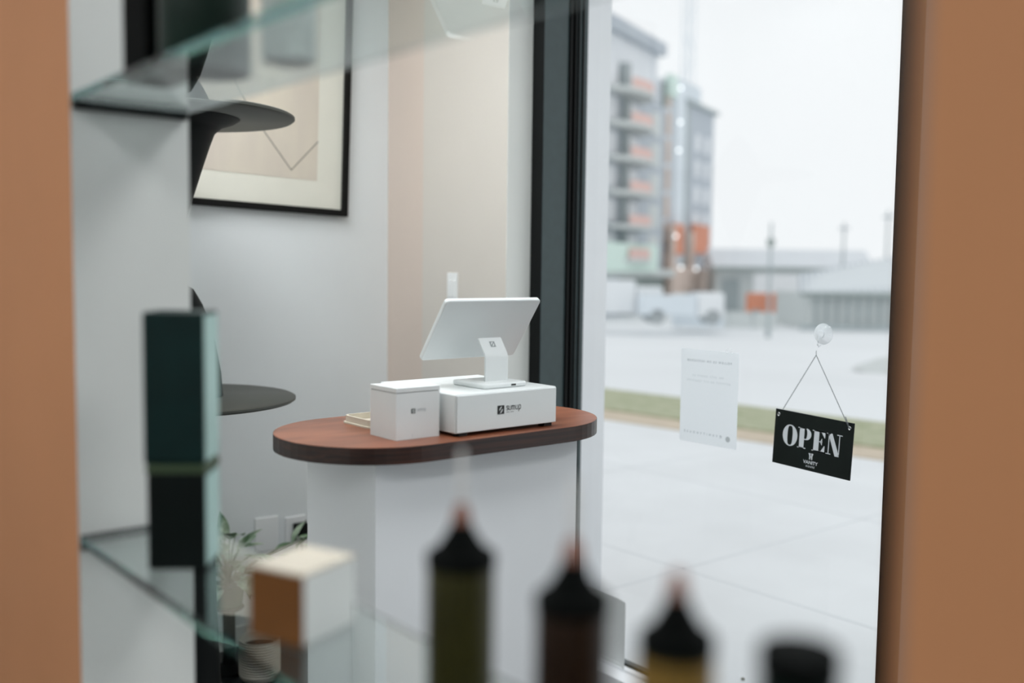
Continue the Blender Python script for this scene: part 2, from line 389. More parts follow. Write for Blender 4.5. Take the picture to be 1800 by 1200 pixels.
# things on the upper shelf
t = thing('product_carton', 'black carton at the left end of the upper glass shelf', 'carton', (-1.185, .437, 1.62), 0)
MB().box(-.036, .040, -.026, .030, 0, .16).build('body', 'bottle_black', t, bevel=.003)
MB().box(-.036, .040, -.026, .030, .1605, .17).build('lid', 'dark_green_carton', t, bevel=.002)
t = thing('green_bottle', 'dark green glass bottle beside the black carton on the upper shelf', 'bottle', (-1.093, .459, 1.62), 0)
MB().lathe([(.048, 0), (.05, .005), (.05, .13), (.045, .15), (.02, .17)]).build('body', 'bottle_green', t, smooth=True)
MB().lathe([(.02, .17), (.02, .2), (.018, .202)]).build('cap', 'bottle_black', t, smooth=True)
t = thing('frosted_jar', 'pale frosted jar on the upper glass shelf, right of the green bottle', 'jar', (-.972, .500, 1.62), 0)
MB().lathe([(.026, 0), (.029, .004), (.029, .08), (.026, .085)]).build('body', 'jar_frost', t, smooth=True)
MB().lathe([(.030, .0855), (.030, .11), (.027, .113)]).build('lid', 'plate_white', t, smooth=True)

# ------------------------------------------------------------ counter and what stands on it
cx, ca, cb, cr = -1.8525, 1.155, 1.532, .2175
def stadium(r, n=28):
    out = []
    for k in range(n+1): a = PI*k/n; out.append((cx+r*math.cos(a), cb+r*math.sin(a)))
    for k in range(n+1): a = PI+PI*k/n; out.append((cx+r*math.cos(a), ca+r*math.sin(a)))
    return out
t = thing('reception_counter', 'white reception counter with a rounded dark walnut top before the window', 'counter', (cx, 1.34, 0))
off = (cx, 1.34, 0)
MB().box(-1.987, -1.70, 1.062, 1.622, 0, 1.0055).build('base', 'counter_white', t, off=off, bevel=.001)
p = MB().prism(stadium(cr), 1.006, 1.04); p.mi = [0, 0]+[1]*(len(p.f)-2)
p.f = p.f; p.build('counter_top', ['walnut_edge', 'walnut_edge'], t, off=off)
p = MB().prism(stadium(cr-.0006), 1.0401, 1.0406).build('top_veneer', 'walnut', t, off=off)  # thin sheet with the lit walnut tone over the shaded slab

def logo(parent, X, yc, zc, s, off, m='print_black', sub=False, word_m=None):
    """rounded mark and word on a face looking to +X; (a,b) = (along Y, up)"""
    e = .0006
    tf = lambda a, b: (X+e-off[0], yc+a*s-off[1], zc+b*s-off[2])
    tf2 = lambda a, b: (X+2*e-off[0], yc+a*s-off[1], zc+b*s-off[2])
    q = MB().poly([(-.5, -.5), (.5, -.5), (.5, .5), (-.5, .5)], tf); mk = q.build('logo_mark', m, parent)
    # the two half-drops of the mark
    up = []; rot = math.radians(52)
    for k in range(13): a = PI*k/12; up.append((.3*math.cos(a), .16*math.sin(a)))
    def place(pts, dx, dy, flip):
        o = []
        for x, y in pts:
            if flip: x, y = -x, -y
            o.append((x*math.cos(rot)-y*math.sin(rot)+dx, x*math.sin(rot)+y*math.cos(rot)+dy))
        return o
    q = MB().poly(place(up, -.03, .12, False), tf2).poly(place(up, .03, -.12, True), tf2); q.build('logo_drops', 'device_white', mk)
    # word: sumup
    L = {'s': (.42, [[(.36, .5), (.2, .56), (.06, .48), (.08, .34), (.32, .24), (.36, .1), (.22, 0), (.03, .06)]]),
         'u': (.5, [[(.06, .55), (.06, .14), (.14, .02), (.3, .02), (.4, .14), (.4, .55)]]),
         'm': (.72, [[(.06, 0), (.06, .55)], [(.06, .42), (.14, .53), (.26, .53), (.33, .42), (.33, 0)], [(.33, .42), (.41, .53), (.53, .53), (.6, .42), (.6, 0)]]),
         'p': (.5, [[(.06, -.25), (.06, .42), (.14, .55), (.3, .55), (.4, .42), (.4, .14), (.3, .02), (.14, .02), (.06, .1)]])}
    q = MB(); x = .8
    for ch in 'sumup':
        wd, st = L[ch]
        for sp in st: q.ribbon([(x+a*.82, -.12+b*.9) for a, b in sp], .075, tf)
        x += wd*.86
    if sub:
        xx = .82
        for k in range(9):
            if k != 4: q.ribbon([(xx, -.38), (xx+.05, -.3), (xx+.08, -.38)], .03, tf)
            xx += .125
    q.build('logo_word', word_m or m, parent)

# cash drawer
D0 = (-1.8175, 1.3835, 1.0406)
t = thing('cash_drawer', 'low white metal cash drawer lying on the walnut counter top', 'cash drawer', D0)
MB().box(-1.965, -1.673, 1.240, 1.527, 1.048, 1.131).build('housing', 'device_white', t, off=D0, bevel=.0025)
fr = MB().box(-1.6728, -1.669, 1.243, 1.524, 1.0495, 1.1285).build('front_panel', 'device_white', t, off=D0, bevel=.001)
for y in (1.255, 1.497):
    for x in (-1.95, -1.70): MB().box(x, x+.022, y, y+.022, 1.0406, 1.048).build('foot', 'print_black', t, off=D0)
logo(fr, -1.669, 1.361, 1.0905, .019, D0, sub=True)
# small carton
B0 = (-1.761, 1.172, 1.0406)
t = thing('cardboard_box', 'small white cube carton with a lid at the left of the cash drawer', 'box', B0)
bd = MB().box(-1.811, -1.711, 1.118, 1.227, 1.0407, 1.1380).build('body', 'carton_white', t, off=B0)
MB().box(-1.8115, -1.7105, 1.1175, 1.2275, 1.1395, 1.149).build('lid', 'carton_white', t, off=B0, bevel=.0006)
MB().box(-1.8095, -1.7125, 1.1195, 1.2255, 1.1380, 1.1395).build('lid_gap', 'print_grey', t, off=B0)
q = MB(); q.ribbon([(1.158, 1.044), (1.158, 1.052)], .0008, lambda a, b: (-1.7104-B0[0], a-B0[1], b-B0[2])); q.build('seam', 'print_pale', bd)
logo(bd, -1.711, 1.160, 1.0995, .0105, B0, m='print_grey', word_m='print_pale')
# tray behind the carton
T0 = (-1.92, 1.24, 1.0406)
t = thing('tray', 'small off-white rounded tray partly hidden behind the white cube carton', 'tray', T0)
o_ = rrect(-.07, .05, -.085, .05, .018); i_ = rrect(-.065, .045, -.08, .045, .014)
m = MB(); n = len(o_)
m.add([(x, y, 0) for x, y in o_]+[(x*1.0, y, .018) for x, y in o_]+[(x, y, .018) for x, y in i_]+[(x, y, .004) for x, y in i_],
      [tuple(range(n-1, -1, -1))]+[(i, (i+1) % n, n+(i+1) % n, n+i) for i in range(n)]+[(n+i, n+(i+1) % n, 2*n+(i+1) % n, 2*n+i) for i in range(n)]
      + [(2*n+i, 2*n+(i+1) % n, 3*n+(i+1) % n, 3*n+i) for i in range(n)]+[tuple(range(3*n, 4*n))])
m.build('tray_body', 'cream_card', t, smooth=True)
MB().prism(rrect(-.074, .054, -.089, .054, .02), -.0001, .0035).build('rim', 'cream_card', t)

# point of sale terminal
P0 = (-1.77, 1.412, 1.1311)
t = thing('payment_terminal', 'white point-of-sale tablet on a bent stand, standing on the cash drawer', 'tablet stand', P0)
bs = MB().prism(rrect(-.062, .060, -.066, .062, .012), 0, .0115).build('stand_base', 'device_white', t, bevel=.004)
MB().prism(rrect(.058, .0605, .012, .026, .001), .004, .008).build('port', 'print_black', bs)
# bent neck: swept strip, profile in xz
prof = [(.014, .010)]+[(.014, .045+.005*k) for k in range(4)]
for k in range(7): a = math.radians(40*k/6); prof.append((.014-.022*(1-math.cos(a))-.0, .062+.022*math.sin(a)))
x, z = prof[-1]; a = math.radians(40); prof.append((x-.034*math.sin(a)*1.0, z+.040*math.cos(a)))
m = MB(); th = .005; y0, y1 = -.028, .038; vs = []; fs = []
for i, (x, z) in enumerate(prof):
    a_ = prof[max(i-1, 0)]; b_ = prof[min(i+1, len(prof)-1)]; dx, dz = b_[0]-a_[0], b_[1]-a_[1]; L = math.hypot(dx, dz); nx, nz = dz/L*th/2, -dx/L*th/2
    vs += [(x+nx, y0, z+nz), (x+nx, y1, z+nz), (x-nx, y1, z-nz), (x-nx, y0, z-nz)]
for i in range(len(prof)-1):
    for k in range(4): fs.append((4*i+k, 4*i+(k+1) % 4, 4*i+4+(k+1) % 4, 4*i+4+k))
fs += [(3, 2, 1, 0), tuple(4*(len(prof)-1)+k for k in range(4))]
neck = m.add(vs, fs).build('stand_neck', 'device_white', t, bevel=.0012)
(xa, za), (xb, zb) = prof[-2], prof[-1]; L = math.hypot(xb-xa, zb-za); dx, dz = (xb-xa)/L, (zb-za)/L
def ntf(a, b, e=.0006):
    c = L*.52+b; return (xa+dx*c+(th/2+e)*dz, .005+a, za+dz*c-(th/2+e)*dx)
mk = MB().poly([(-.0075, -.0075), (.0075, -.0075), (.0075, .0075), (-.0075, .0075)], ntf).build('logo_mark', 'print_mid', neck)
q = MB(); 
for fl in (1, -1):
    pts = []
    for k in range(11):
        a = PI*k/10; x, y = .0048*math.cos(a)*fl, .0028*math.sin(a)*fl; r_ = math.radians(52)
        pts.append((x*math.cos(r_)-y*math.sin(r_)-.0004*fl, x*math.sin(r_)+y*math.cos(r_)+.0018*fl))
    q.poly(pts, lambda a, b: ntf(a, b, .001))
q.build('logo_drops', 'device_white', mk)
# tablet slab: tilted, top edge nearer the camera
top = Vector((-1.75, 0, 1.325)); bot = Vector((-1.85, 0, 1.187)); up = (top-bot).normalized(); nrm = Vector((up.z, 0, -up.x))  # back face normal (+x, down)
tw0, tw1 = 1.2735, 1.547; H = (top-bot).length
def slab(r, e0, e1, inset=0):
    pts = rrect(tw0+inset, tw1-inset, inset, H-inset, r); m = MB(); n = len(pts)
    A = [bot+up*b+nrm*e0 for a, b in pts]; Bp = [bot+up*b+nrm*e1 for a, b in pts]
    m.add([(v.x-P0[0], a-P0[1], v.z-P0[2]) for v, (a, b) in zip(A, pts)]+[(v.x-P0[0], a-P0[1], v.z-P0[2]) for v, (a, b) in zip(Bp, pts)],
          [tuple(range(n-1, -1, -1)), tuple(range(n, 2*n))]+[(i, (i+1) % n, n+(i+1) % n, n+i) for i in range(n)])
    return m
tb = slab(.009, -.012, 0).build('tablet', 'device_white', t, bevel=.003)
slab(.006, -.0126, -.0122, .006).build('screen', 'screen_black', tb)

# ------------------------------------------------------------ left wall: picture, outlets
A0 = (XL, 1.5, 1.585)
t = thing('framed_picture', 'abstract line drawing in a thin black frame hanging on the white wall', 'picture', (XL, 1.964, 1.585))
t.rotation_euler = (math.radians(-1.6), 0, 0)   # hangs slightly crooked
fw, fh_, ft = .86, .98, .024
m = MB()
m.box(.004, .03, -ft, 0, 0, fh_).box(.004, .03, -fw, -fw+ft, 0, fh_).box(.004, .03, -fw+ft, -ft, 0, ft).box(.004, .03, -fw+ft, -ft, fh_-ft, fh_)
m.build('frame', 'art_black', t, bevel=.001)
MB().box(.004, .014, -fw+ft, -ft, ft, fh_-ft).build('mat_board', 'mat_board', t)
art = MB().box(.0142, .0152, -fw+.135, -.128, .125, fh_-.125).build('artwork', 'art_paper', t)
tf = lambda a, b: (.0158, a, b)
q = MB().ribbon([(-.128, .27), (-.235, .155), (-.40, .345), (-.55, .62), (-.66, .40)], .0035, tf).ribbon([(-.30, .83), (-.50, .70), (-.62, .80)], .003, tf)
q.build('drawn_line', 'art_line', art)
t = thing('wall_plate', 'blank white wall plate left of the plugged outlet', 'wall plate', (XL, 1.632, .40))
MB().box(0, .007, -.046, .046, -.062, .066).build('plate', 'plate_white', t, bevel=.003)
t = thing('power_outlet', 'white wall outlet with a black adapter plugged in', 'outlet', (XL, 1.751, .39))
MB().box(0, .007, -.043, .043, -.062, .062).build('plate', 'plate_white', t, bevel=.003)
t = thing('power_adapter', 'small black power adapter plugged into the white outlet', 'adapter', (XL+.0071, 1.762, .405))
MB().box(0, .042, -.024, .026, -.022, .022).build('body', 'gasket_black', t, bevel=.004)
MB().tube([(.02, 0, -.02), (.022, 0, -.05), (.03, .01, -.14), (.035, .03, -.28), (.02, .06, -.40)], .004).build('cable', 'gasket_black', t, smooth=True)
MB().tube([(.03, .01, .02), (.032, .016, .034)], .003).build('cord_end', 'gasket_black', t, smooth=True)
t = thing('light_switch', 'pale double light switch on the cream wall left of the window', 'switch', (-2.935, YW, 1.32))
MB().box(-.03, .03, -.006, 0, -.058, .058).build('plate', 'plate_white', t, bevel=.002)
MB().box(-.02, -.004, -.011, -.006, -.03, .03).build('rocker', 'plate_white', t, bevel=.001)
MB().box(.004, .02, -.011, -.006, -.03, .03).build('rocker', 'plate_white', t, bevel=.001)
struct('baseboard_left', MB().box(XL, XL+.012, PY1, YW, 0, .07), 'reveal_white')

# ------------------------------------------------------------ tiered display stand behind the opening
S0 = (-2.853, 1.107, 0)
t = thing('display_stand', 'black sculptural two-tier display stand with round shelves beside the partition', 'display stand', S0)
MB().lathe([(.30, 0), (.30, .015), (.14, .03), (.115, .08), (.105, .3), (.095, .6), (.085, .9), (.09, .994)], seg=56).build('lower_column', 'stand_black', t, smooth=True)
MB().lathe([(.329, .995), (.336, 1.0), (.336, 1.006), (.329, 1.010)], seg=72).build('shelf', 'stand_shelf', t, smooth=True)
MB().lathe([(.125, 1.011), (.12, 1.08), (.105, 1.16), (.09, 1.22), (.07, 1.28), (.045, 1.325), (.018, 1.34), (.016, 1.50), (.03, 1.54), (.05, 1.60), (.075, 1.68), (.095, 1.74), (.108, 1.775), (.13, 1.795), (.165, 1.808), (.18, 1.818)], seg=56).build('middle_column', 'stand_black', t, smooth=True)
MB().lathe([(.329, 1.819), (.336, 1.824), (.336, 1.830), (.329, 1.834)], seg=72).build('shelf', 'stand_shelf', t, smooth=True)
MB().lathe([(.12, 1.835), (.10, 1.87), (.08, 1.91), (.055, 1.955), (.03, 1.985), (.012, 2.0)], seg=56).build('finial', 'stand_black', t, smooth=True)

# ------------------------------------------------------------ plant, pedestal and pot by the left wall
t = thing('plant_pedestal', 'slim black metal plant pedestal standing on the dark floor by the wall', 'plant stand', (-3.18, 1.40, 0))
MB().lathe([(.06, 0), (.058, .012), (.024, .03), (.021, .06), (.021, .20), (.05, .216), (.052, .22)]).build('column', 'stand_black', t, smooth=True)
t = thing('potted_plant', 'white and green variegated leafy plant in a small pot on the black pedestal', 'plant', (-3.18, 1.40, .2205))
MB().lathe([(.034, 0), (.045, .006), (.054, .075), (.056, .08), (.05, .08), (.048, .07), (.01, .069)]).build('pot', 'pot_green', t, smooth=True)
def leaf(mb, base, d, up_, L, W):
    d = Vector(d).normalized(); s = d.cross(Vector(up_)).normalized(); nn = s.cross(d)
    pts = []
    for i in range(7):
        f_ = i/6; wv = W*math.sin(PI*min(f_*1.0, 1))**.8*(1-.25*f_) if 0 < i < 6 else 0
        c = Vector(base)+d*L*f_+nn*(-L*.25*f_*f_)
        pts.append((c-s*wv/2+nn*wv*.18, c, c+s*wv/2+nn*wv*.18))
    vs = [p for tr in pts for p in tr]; fs = []
    for i in range(6): fs += [(3*i, 3*i+1, 3*i+4, 3*i+3), (3*i+1, 3*i+2, 3*i+5, 3*i+4)]
    mb.add(vs, fs)
rr = random.Random(7); st = MB(); A = MB(); Bm = MB(); k = 0
for i in range(54):
    az = rr.uniform(0, 2*PI); el = rr.uniform(-.5, 1.35); ln = rr.uniform(.06, .17)
    dr = Vector((math.cos(az)*math.cos(el), math.sin(az)*math.cos(el)*.8, math.sin(el)))
    tip = Vector((0, 0, .085))+dr*ln*(1 if el > 0 else .55)
    tip.x = max(-.09, tip.x)
    st.tube([(0, 0, .08), tuple((Vector((0, 0, .08))+tip)/2+Vector((0, 0, .02))), tuple(tip)], .0022, 5)
    dd = Vector((max(dr.x, -.25), dr.y, dr.z*.5+rr.uniform(-.6, .4)))
    leaf(A if i % 2 else Bm, tip, dd, (0, 0, 1), rr.uniform(.07, .12), rr.uniform(.045, .07))
# the long shoots that reach up and right
for tp, dd in (((0, -.075, .22), (0, -.35, .7)), ((.02, .03, .2), (.1, .6, .25)), ((.0, .17, .17), (0, .8, .35)), ((0, .26, .20), (0, .9, .1)), ((.02, .23, .19), (0, .3, .8)), ((0, -.12, .13), (.1, -.8, -.1)), ((.02, -.13, .06), (.2, -.6, -.5)), ((0, .3, .2), (0, 1, -.1))):
    st.tube([(0, 0, .08), (tp[0]*.5, tp[1]*.5, tp[2]*.8), tp], .0025, 5)
    leaf(A, tp, dd, (0, 0, 1), .09, .045); leaf(Bm, Vector(tp)+Vector((.01, .01, -.02)), (dd[0]+.3, dd[1]*.5, dd[2]-.3), (0, 0, 1), .08, .04)
st.build('stems', 'stem_green', t, smooth=True)
tag_a = A.build('leaves', 'leaf', t, smooth=True); tag_a['kind'] = 'stuff'
tag_b = Bm.build('pale_leaves', 'leaf_pale', t, smooth=True); tag_b['kind'] = 'stuff'
t = thing('ribbed_basket', 'pale ribbed planter with rounded bottom on the dark floor near the counter', 'planter', (-3.06, 1.455, 0))
pr = [(.045, 0), (.06, .006), (.068, .02)]
for k in range(12): z = .025+k*.009; pr += [(.069, z), (.0665, z+.0045)]
pr += [(.069, .135), (.064, .135), (.062, .1), (.01, .098)]
MB().lathe(pr).build('shell', 'pot_white', t, smooth=True)
MB().lathe([(.060, .1), (.058, .108), (.02, .112)]).build('soil', 'soil', t, smooth=True)

# ------------------------------------------------------------ on the window: notice, sign, leaning sheet
t = thing('window_notice', 'white paper notice with reversed lettering taped to the window', 'notice', (-1.934, 2.394, 1.011))
yaw_n = math.radians(1.0)
MB().box(-.110, .110, 0, .0006, -.1445, .1445).build('sheet', 'paper', t)
flipm = Matrix(((-1, 0, 0, 0), (0, 0, -1, 0), (0, 1, 0, 0), (0, 0, 0, 1)))   # seen from the back: mirrored
def ntext(body, size, x, z, sp, m='print_pale', bold=0):
    mw = Matrix.Translation((x, -.0006, z)) @ flipm; return text_mesh('lettering', body, size, m, mw, t, sp, 0, bold)
ntext('FOLLOW US ON INSTAGRAM', .0092, .0, .110, 1.5, bold=.0003)
ntext('@VANITYHOUSE', .0092, -.018, -.113, 2.5, bold=.0003)
q = MB(); rr = random.Random(3)
for row, (xs, n) in enumerate(((-.062, 18), (-.085, 25))):
    x = xs
    for k in range(n):
        z = .064-.016*row
        if rr.random() > .18: q.ribbon([(x, z-.003), (x+rr.uniform(-.001, .002), z+.003), (x+.0035, z+rr.uniform(-.003, .003))], .0009, lambda a, b: (a, -.0006, b))
        x += .0068
q.build('fine_print', 'print_faint', t)
pp = [(.078+.0085*math.cos(2*PI*k/20), -.0006, -.1175+.0085*math.sin(2*PI*k/20)) for k in range(20)]
MB().add(pp, [tuple(range(20))]).build('round_mark', 'print_pale', t)
pp = rrect(-.012, .010, -.006, .008, .005)
MB().add([(x+.075, -.0004, z+.148) for x, z in pp], [tuple(range(len(pp)))]).build('tape', 'clear_plastic', t)

# OPEN sign
sx, sz = -1.5555, .927; srot = math.radians(2.8)
t = thing('open_sign', 'black OPEN sign with white lettering hanging on a chain on the window', 'sign', (sx, 2.375, sz))
t.rotation_euler = (0, srot, 0)
SW, SH = .2475, .1555
MB().box(-SW/2, SW/2, 0, .004, -SH/2, SH/2).build('board', 'sign_black', t, bevel=.0008)
fx = lambda a, b: (a, -.0006, b)
# letters, drawn as high-contrast serifs. unit: cap height 1
def L_O(): 
    o, i = [], []
    for k in range(40):
        a = 2*PI*k/40; o.append((.36+.36*math.cos(a), .5+.52*math.sin(a))); i.append((.36+.125*math.copysign(abs(math.cos(a))**.55, math.cos(a)), .5+.465*math.copysign(abs(math.sin(a))**.8, math.sin(a))))
    return [(o, i)], .72
def box_(a, b, c, d): return [(a, c), (b, c), (b, d), (a, d)]
def L_P():
    pr = [box_(0, .42, 0, .045), box_(0, .42, .955, 1), box_(.08, .32, 0, 1)]
    ring = []; o, i = [], []
    for k in range(21):
        a = -PI/2+PI*k/20; o.append((.40+.27*math.cos(a), .715+.285*math.sin(a))); i.append((.40+.06*math.cos(a), .715+.235*math.sin(a)))
    return pr+[('strip', o, i), box_(.3, .41, .955, 1), box_(.3, .41, .43, .478)], .70
def L_E():
    return [box_(0, .6, 0, .045), box_(0, .6, .955, 1), box_(.08, .32, 0, 1), box_(.3, .48, .475, .52),
            [(.60, 0), (.60, .33), (.57, .33), (.42, .045), (.3, .045), (.3, 0)], [(.60, 1), (.60, .70), (.57, .70), (.42, .955), (.3, .955), (.3, 1)],
            [(.47, .34), (.47, .66), (.45, .66), (.38, .52), (.38, .475), (.45, .34)]], .66
def L_N():
    return [box_(-.02, .24, 0, .04), box_(.085, .13, 0, .98), box_(.52, .80, .96, 1), box_(.635, .68, .0, .98), box_(-.02, .20, .96, 1),
            [(.0, 1), (.27, 1), (.68, .02), (.68, -.04), (.46, -.04), (.08, .92)]], .80
q = MB(); s = .058; zb = -.019
for fnc, x, wl in ((L_O, -.0945, .048), (L_P, -.0450, .0445), (L_E, .0010, .0400), (L_N, .0465, .0465)):
    parts, wd = fnc(); sxw = wl/(wd if fnc is not L_E else .60)
    for prt in parts:
        if isinstance(prt, tuple):
            if prt[0] == 'strip': o, i = prt[1], prt[2]; rng = range(len(o)-1)
            else: o, i = prt; rng = range(len(o))
            n = len(o)
            for k in rng: q.poly([(x+o[k][0]*sxw, zb+o[k][1]*s), (x+o[(k+1) % n][0]*sxw, zb+o[(k+1) % n][1]*s), (x+i[(k+1) % n][0]*sxw, zb+i[(k+1) % n][1]*s), (x+i[k][0]*sxw, zb+i[k][1]*s)], fx)
        else: q.poly([(x+a*sxw, zb+b*s) for a, b in prt], fx)
q.build('open_lettering', 'sign_white', t)
# small emblem above the shop name
e = MB(); ex, ez, es = .001, -.0365, .0175
for pg in ([(-.42, 1), (-.05, 1), (-.08, .55), (-.08, 0), (-.30, 0), (-.28, .55), (-.42, .9)], [(.42, 1), (.05, 1), (.08, .55), (.08, 0), (.30, 0), (.28, .55), (.42, .9)], [(-.1, .35), (.1, .35), (.1, .5), (-.1, .5)]):
    e.poly([(ex+a*es, ez+(b-.5)*es) for a, b in pg], fx)
e.build('emblem', 'sign_white', t)
fm = Matrix(((1, 0, 0, 0), (0, 0, 1, 0), (0, 1, 0, 0), (0, 0, 0, 1)))
text_mesh('shop_name', 'VANITY', .0130, 'sign_white', Matrix.Translation((.001, -.0007, -.0543)) @ fm, t, 1.0, 0, .0003)
text_mesh('shop_name_small', 'HOUSE', .0066, 'sign_white', Matrix.Translation((.001, -.0007, -.0655)) @ fm, t, 1.5, 0, .0002)
for a in (-.112, .112):
    g = MB(); n = 20
    g.tube([(a+.0042*math.cos(2*PI*k/n), -.001, .063+.0042*math.sin(2*PI*k/n)) for k in range(n)], .0011, 6, closed=True)
    g.add([(a+.0036*math.cos(2*PI*k/n), -.0005, .063+.0036*math.sin(2*PI*k/n)) for k in range(n)], [tuple(range(n))])
    g.build('eyelet', 'steel', t, smooth=True)
# suction cup hook
t = thing('suction_hook', 'clear plastic suction cup hook stuck on the window above the sign', 'hook', (-1.545, 2.398, 1.229))
m = MB(); seg = 32
prof2 = [(.0285, 0), (.029, -.001), (.026, -.004), (.016, -.008), (.010, -.011), (.010, -.017), (.007, -.019), (.001, -.019)]
vs = []; fs = []
for r, y in prof2:
    for k in range(seg): a = 2*PI*k/seg; vs.append((r*math.cos(a), y, r*math.sin(a)))
for i in range(len(prof2)-1):
    for k in range(seg): fs.append((i*seg+k, i*seg+(k+1) % seg, (i+1)*seg+(k+1) % seg, (i+1)*seg+k))
fs.append(tuple(range(seg))); fs.append(tuple((len(prof2)-1)*seg+k for k in range(seg)))
m.add(vs, fs).build('cup', 'clear_plastic', t, smooth=True)
MB().tube([(0, -.017, -.004), (-.002, -.022, -.018), (-.001, -.026, -.028), (0, -.022, -.034), (.002, -.016, -.030)], .002, 8).build('hook_arm', 'clear_plastic', t, smooth=True)
# chain
K = Vector((-1.549, 2.372, 1.172))
t = thing('sign_chain', 'thin silver chain from the suction hook down to both corners of the sign', 'chain', tuple(K))
def chain(a, b, name):
    a, b = Vector(a), Vector(b); n = max(2, int((b-a).length/.0036)); m = MB()
    d = (b-a).normalized(); u = d.cross(Vector((0, 1, 0))).normalized(); v = Vector((0, 1, 0))
    for i in range(n):
        c = a+(b-a)*(i+.5)/n; sidev = u if i % 2 else v
        m.tube([tuple(c+d*.0024*math.cos(2*PI*k/6)+sidev*.0015*math.sin(2*PI*k/6)) for k in range(6)], .00055, 4, closed=True)
    return m.build(name, 'chain_steel', t)
c, s_ = math.cos(srot), math.sin(srot)
def hole(a): return Vector((sx+a*c+.063*s_, 2.372, sz-a*s_+.063*c))-K
chain((0, 0, .012), (0, 0, 0), 'link_loop')
chain((0, 0, 0), hole(-.112)+Vector((.006, .008, .01)), 'chain_strand'); chain((0, 0, 0), hole(.112), 'chain_strand')
chain(hole(.112)+Vector((-.012, -.001, .03)), hole(.112)+Vector((.002, -.002, 0)), 'chain_end')
# sheet leaning on the glass at the bottom left
t = thing('leaning_card', 'pale grey sheet of card leaning against the glass on the window rail', 'card', (-2.33, 2.372, .0725))
m = MB(); vs = []; fs = []
for i in range(9):
    x = -.10+.205*i/8; y = -.004-.012*max(0, (i-5)/3)**2
    vs += [(x, y, .0), (x-.0, y, .228), (x, y+.0012, .228), (x, y+.0012, 0)]
for i in range(8):
    for k in range(4): fs.append((4*i+k, 4*i+(k+1) % 4, 4*i+4+(k+1) % 4, 4*i+4+k))
fs += [(0, 1, 2, 3), (35, 34, 33, 32)]
m.add(vs, fs).build('sheet', 'carton_white', t, smooth=True)
MB().box(-.10, .09, -.010, -.006, .0, .012).build('fold', 'carton_white', t)

# ------------------------------------------------------------ outside: ground
def tri_grid():
    m = MB(); nd = 26; na = 22; vs = []
    for i in range(nd):
        D = 8.0*(300/8.0)**(i/(nd-1)) if i else 6.0
        for j in range(na):
            a = math.radians(4+78*j/(na-1)); z = 0 if D < 12 else max(-2.7, -2.7*(D-12)/50)
            vs.append((-math.sin(a)*D, math.cos(a)*D+.9, z-.02))
    fs = [(i*na+j, i*na+j+1, (i+1)*na+j+1, (i+1)*na+j) for i in range(nd-1) for j in range(na-1)]
    return m.add(vs, fs)
g = tri_grid().build('ground_snow', 'snow_ground'); g['kind'] = 'structure'; g['label'] = 'pale snowy street and open ground beyond the lawn strip'
o = MB().box(-22, 14, 2.48, 7.2, -.2, 0).build('ground_sidewalk', 'sidewalk'); o['kind'] = 'structure'; o['label'] = 'pale concrete pavement outside the window'
m = MB()
for y in (3.55, 5.1): m.box(-16, 6, y, y+.012, .0002, .001)
for k in range(9): m.box(-12+k*1.8, -11.99+k*1.8, 2.48, 7.0, .0002, .001)
j_ = m.build('joint_lines', 'joint', o)
sa = math.radians(5.5); ca_, sa_ = math.cos(sa), math.sin(sa)
def strip(y0, y1, z0, z1, m_, nm, ext=0):
    P = [(-16, y0-.02), (6, y0-.02), (6, y1), (-16, y1)]; P = [((x+6)*ca_-(y-7.4)*sa_-6, (x+6)*sa_+(y-7.4)*ca_+7.4) for x, y in P]
    return MB().prism(P, z0, z1).build(nm, m_)
v = strip(6.62, 7.05, -.1, .012, 'dirt', 'lawn_edge'); v['kind'] = 'structure'; v['label'] = 'tan dirt edge of the lawn strip'
v = strip(7.05, 8.3, -.1, .03, 'grass', 'grass_strip'); v['label'] = 'strip of dull green lawn between the pavement and the street'; v['category'] = 'grass'; v['kind'] = 'stuff'
m = MB(); rr = random.Random(5)
for k in range(110):
    x = -1.45+rr.gauss(0, .16); y = 2.60+abs(rr.gauss(0, .13)); r = rr.uniform(.003, .009)
    m.lathe([(r*.5, .0005), (r, r*.5), (r*.5, r)], x, y, 6)
tag(m.build('gravel_bits', 'debris'), 'loose crumbs of gravel on the pavement at the foot of the window', 'gravel', kind='stuff')

# ------------------------------------------------------------ outside: apartment block under construction
bx = Vector((-60.398, 60.652, -2.7)); brz = math.atan2(.932, -.363)
t = thing('apartment_block', 'tall grey apartment block under construction with rounded balconies and orange hoardings', 'building', tuple(bx), brz)
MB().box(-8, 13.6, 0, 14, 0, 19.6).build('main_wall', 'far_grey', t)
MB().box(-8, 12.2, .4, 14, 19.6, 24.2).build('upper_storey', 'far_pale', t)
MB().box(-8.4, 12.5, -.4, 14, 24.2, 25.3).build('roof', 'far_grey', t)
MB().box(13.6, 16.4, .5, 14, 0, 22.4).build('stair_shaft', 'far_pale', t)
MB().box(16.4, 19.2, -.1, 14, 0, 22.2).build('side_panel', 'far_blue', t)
MB().box(-8, 13.9, -1.2, 0, 3.4, 4.1).build('canopy', 'far_slab', t)
MB().box(-8, 8.2, -1.6, -1.2, 3.9, 6.3).build('mint_hoarding', 'far_mint', t)
MB().box(3.0, 13.2, -.35, 0, .2, 3.3).build('shopfront', 'far_deep', t)
MB().box(14.2, 16.0, -.3, .3, 20.9, 22.9).build('roof_hoist', 'far_mint', t)
fl = 2.87
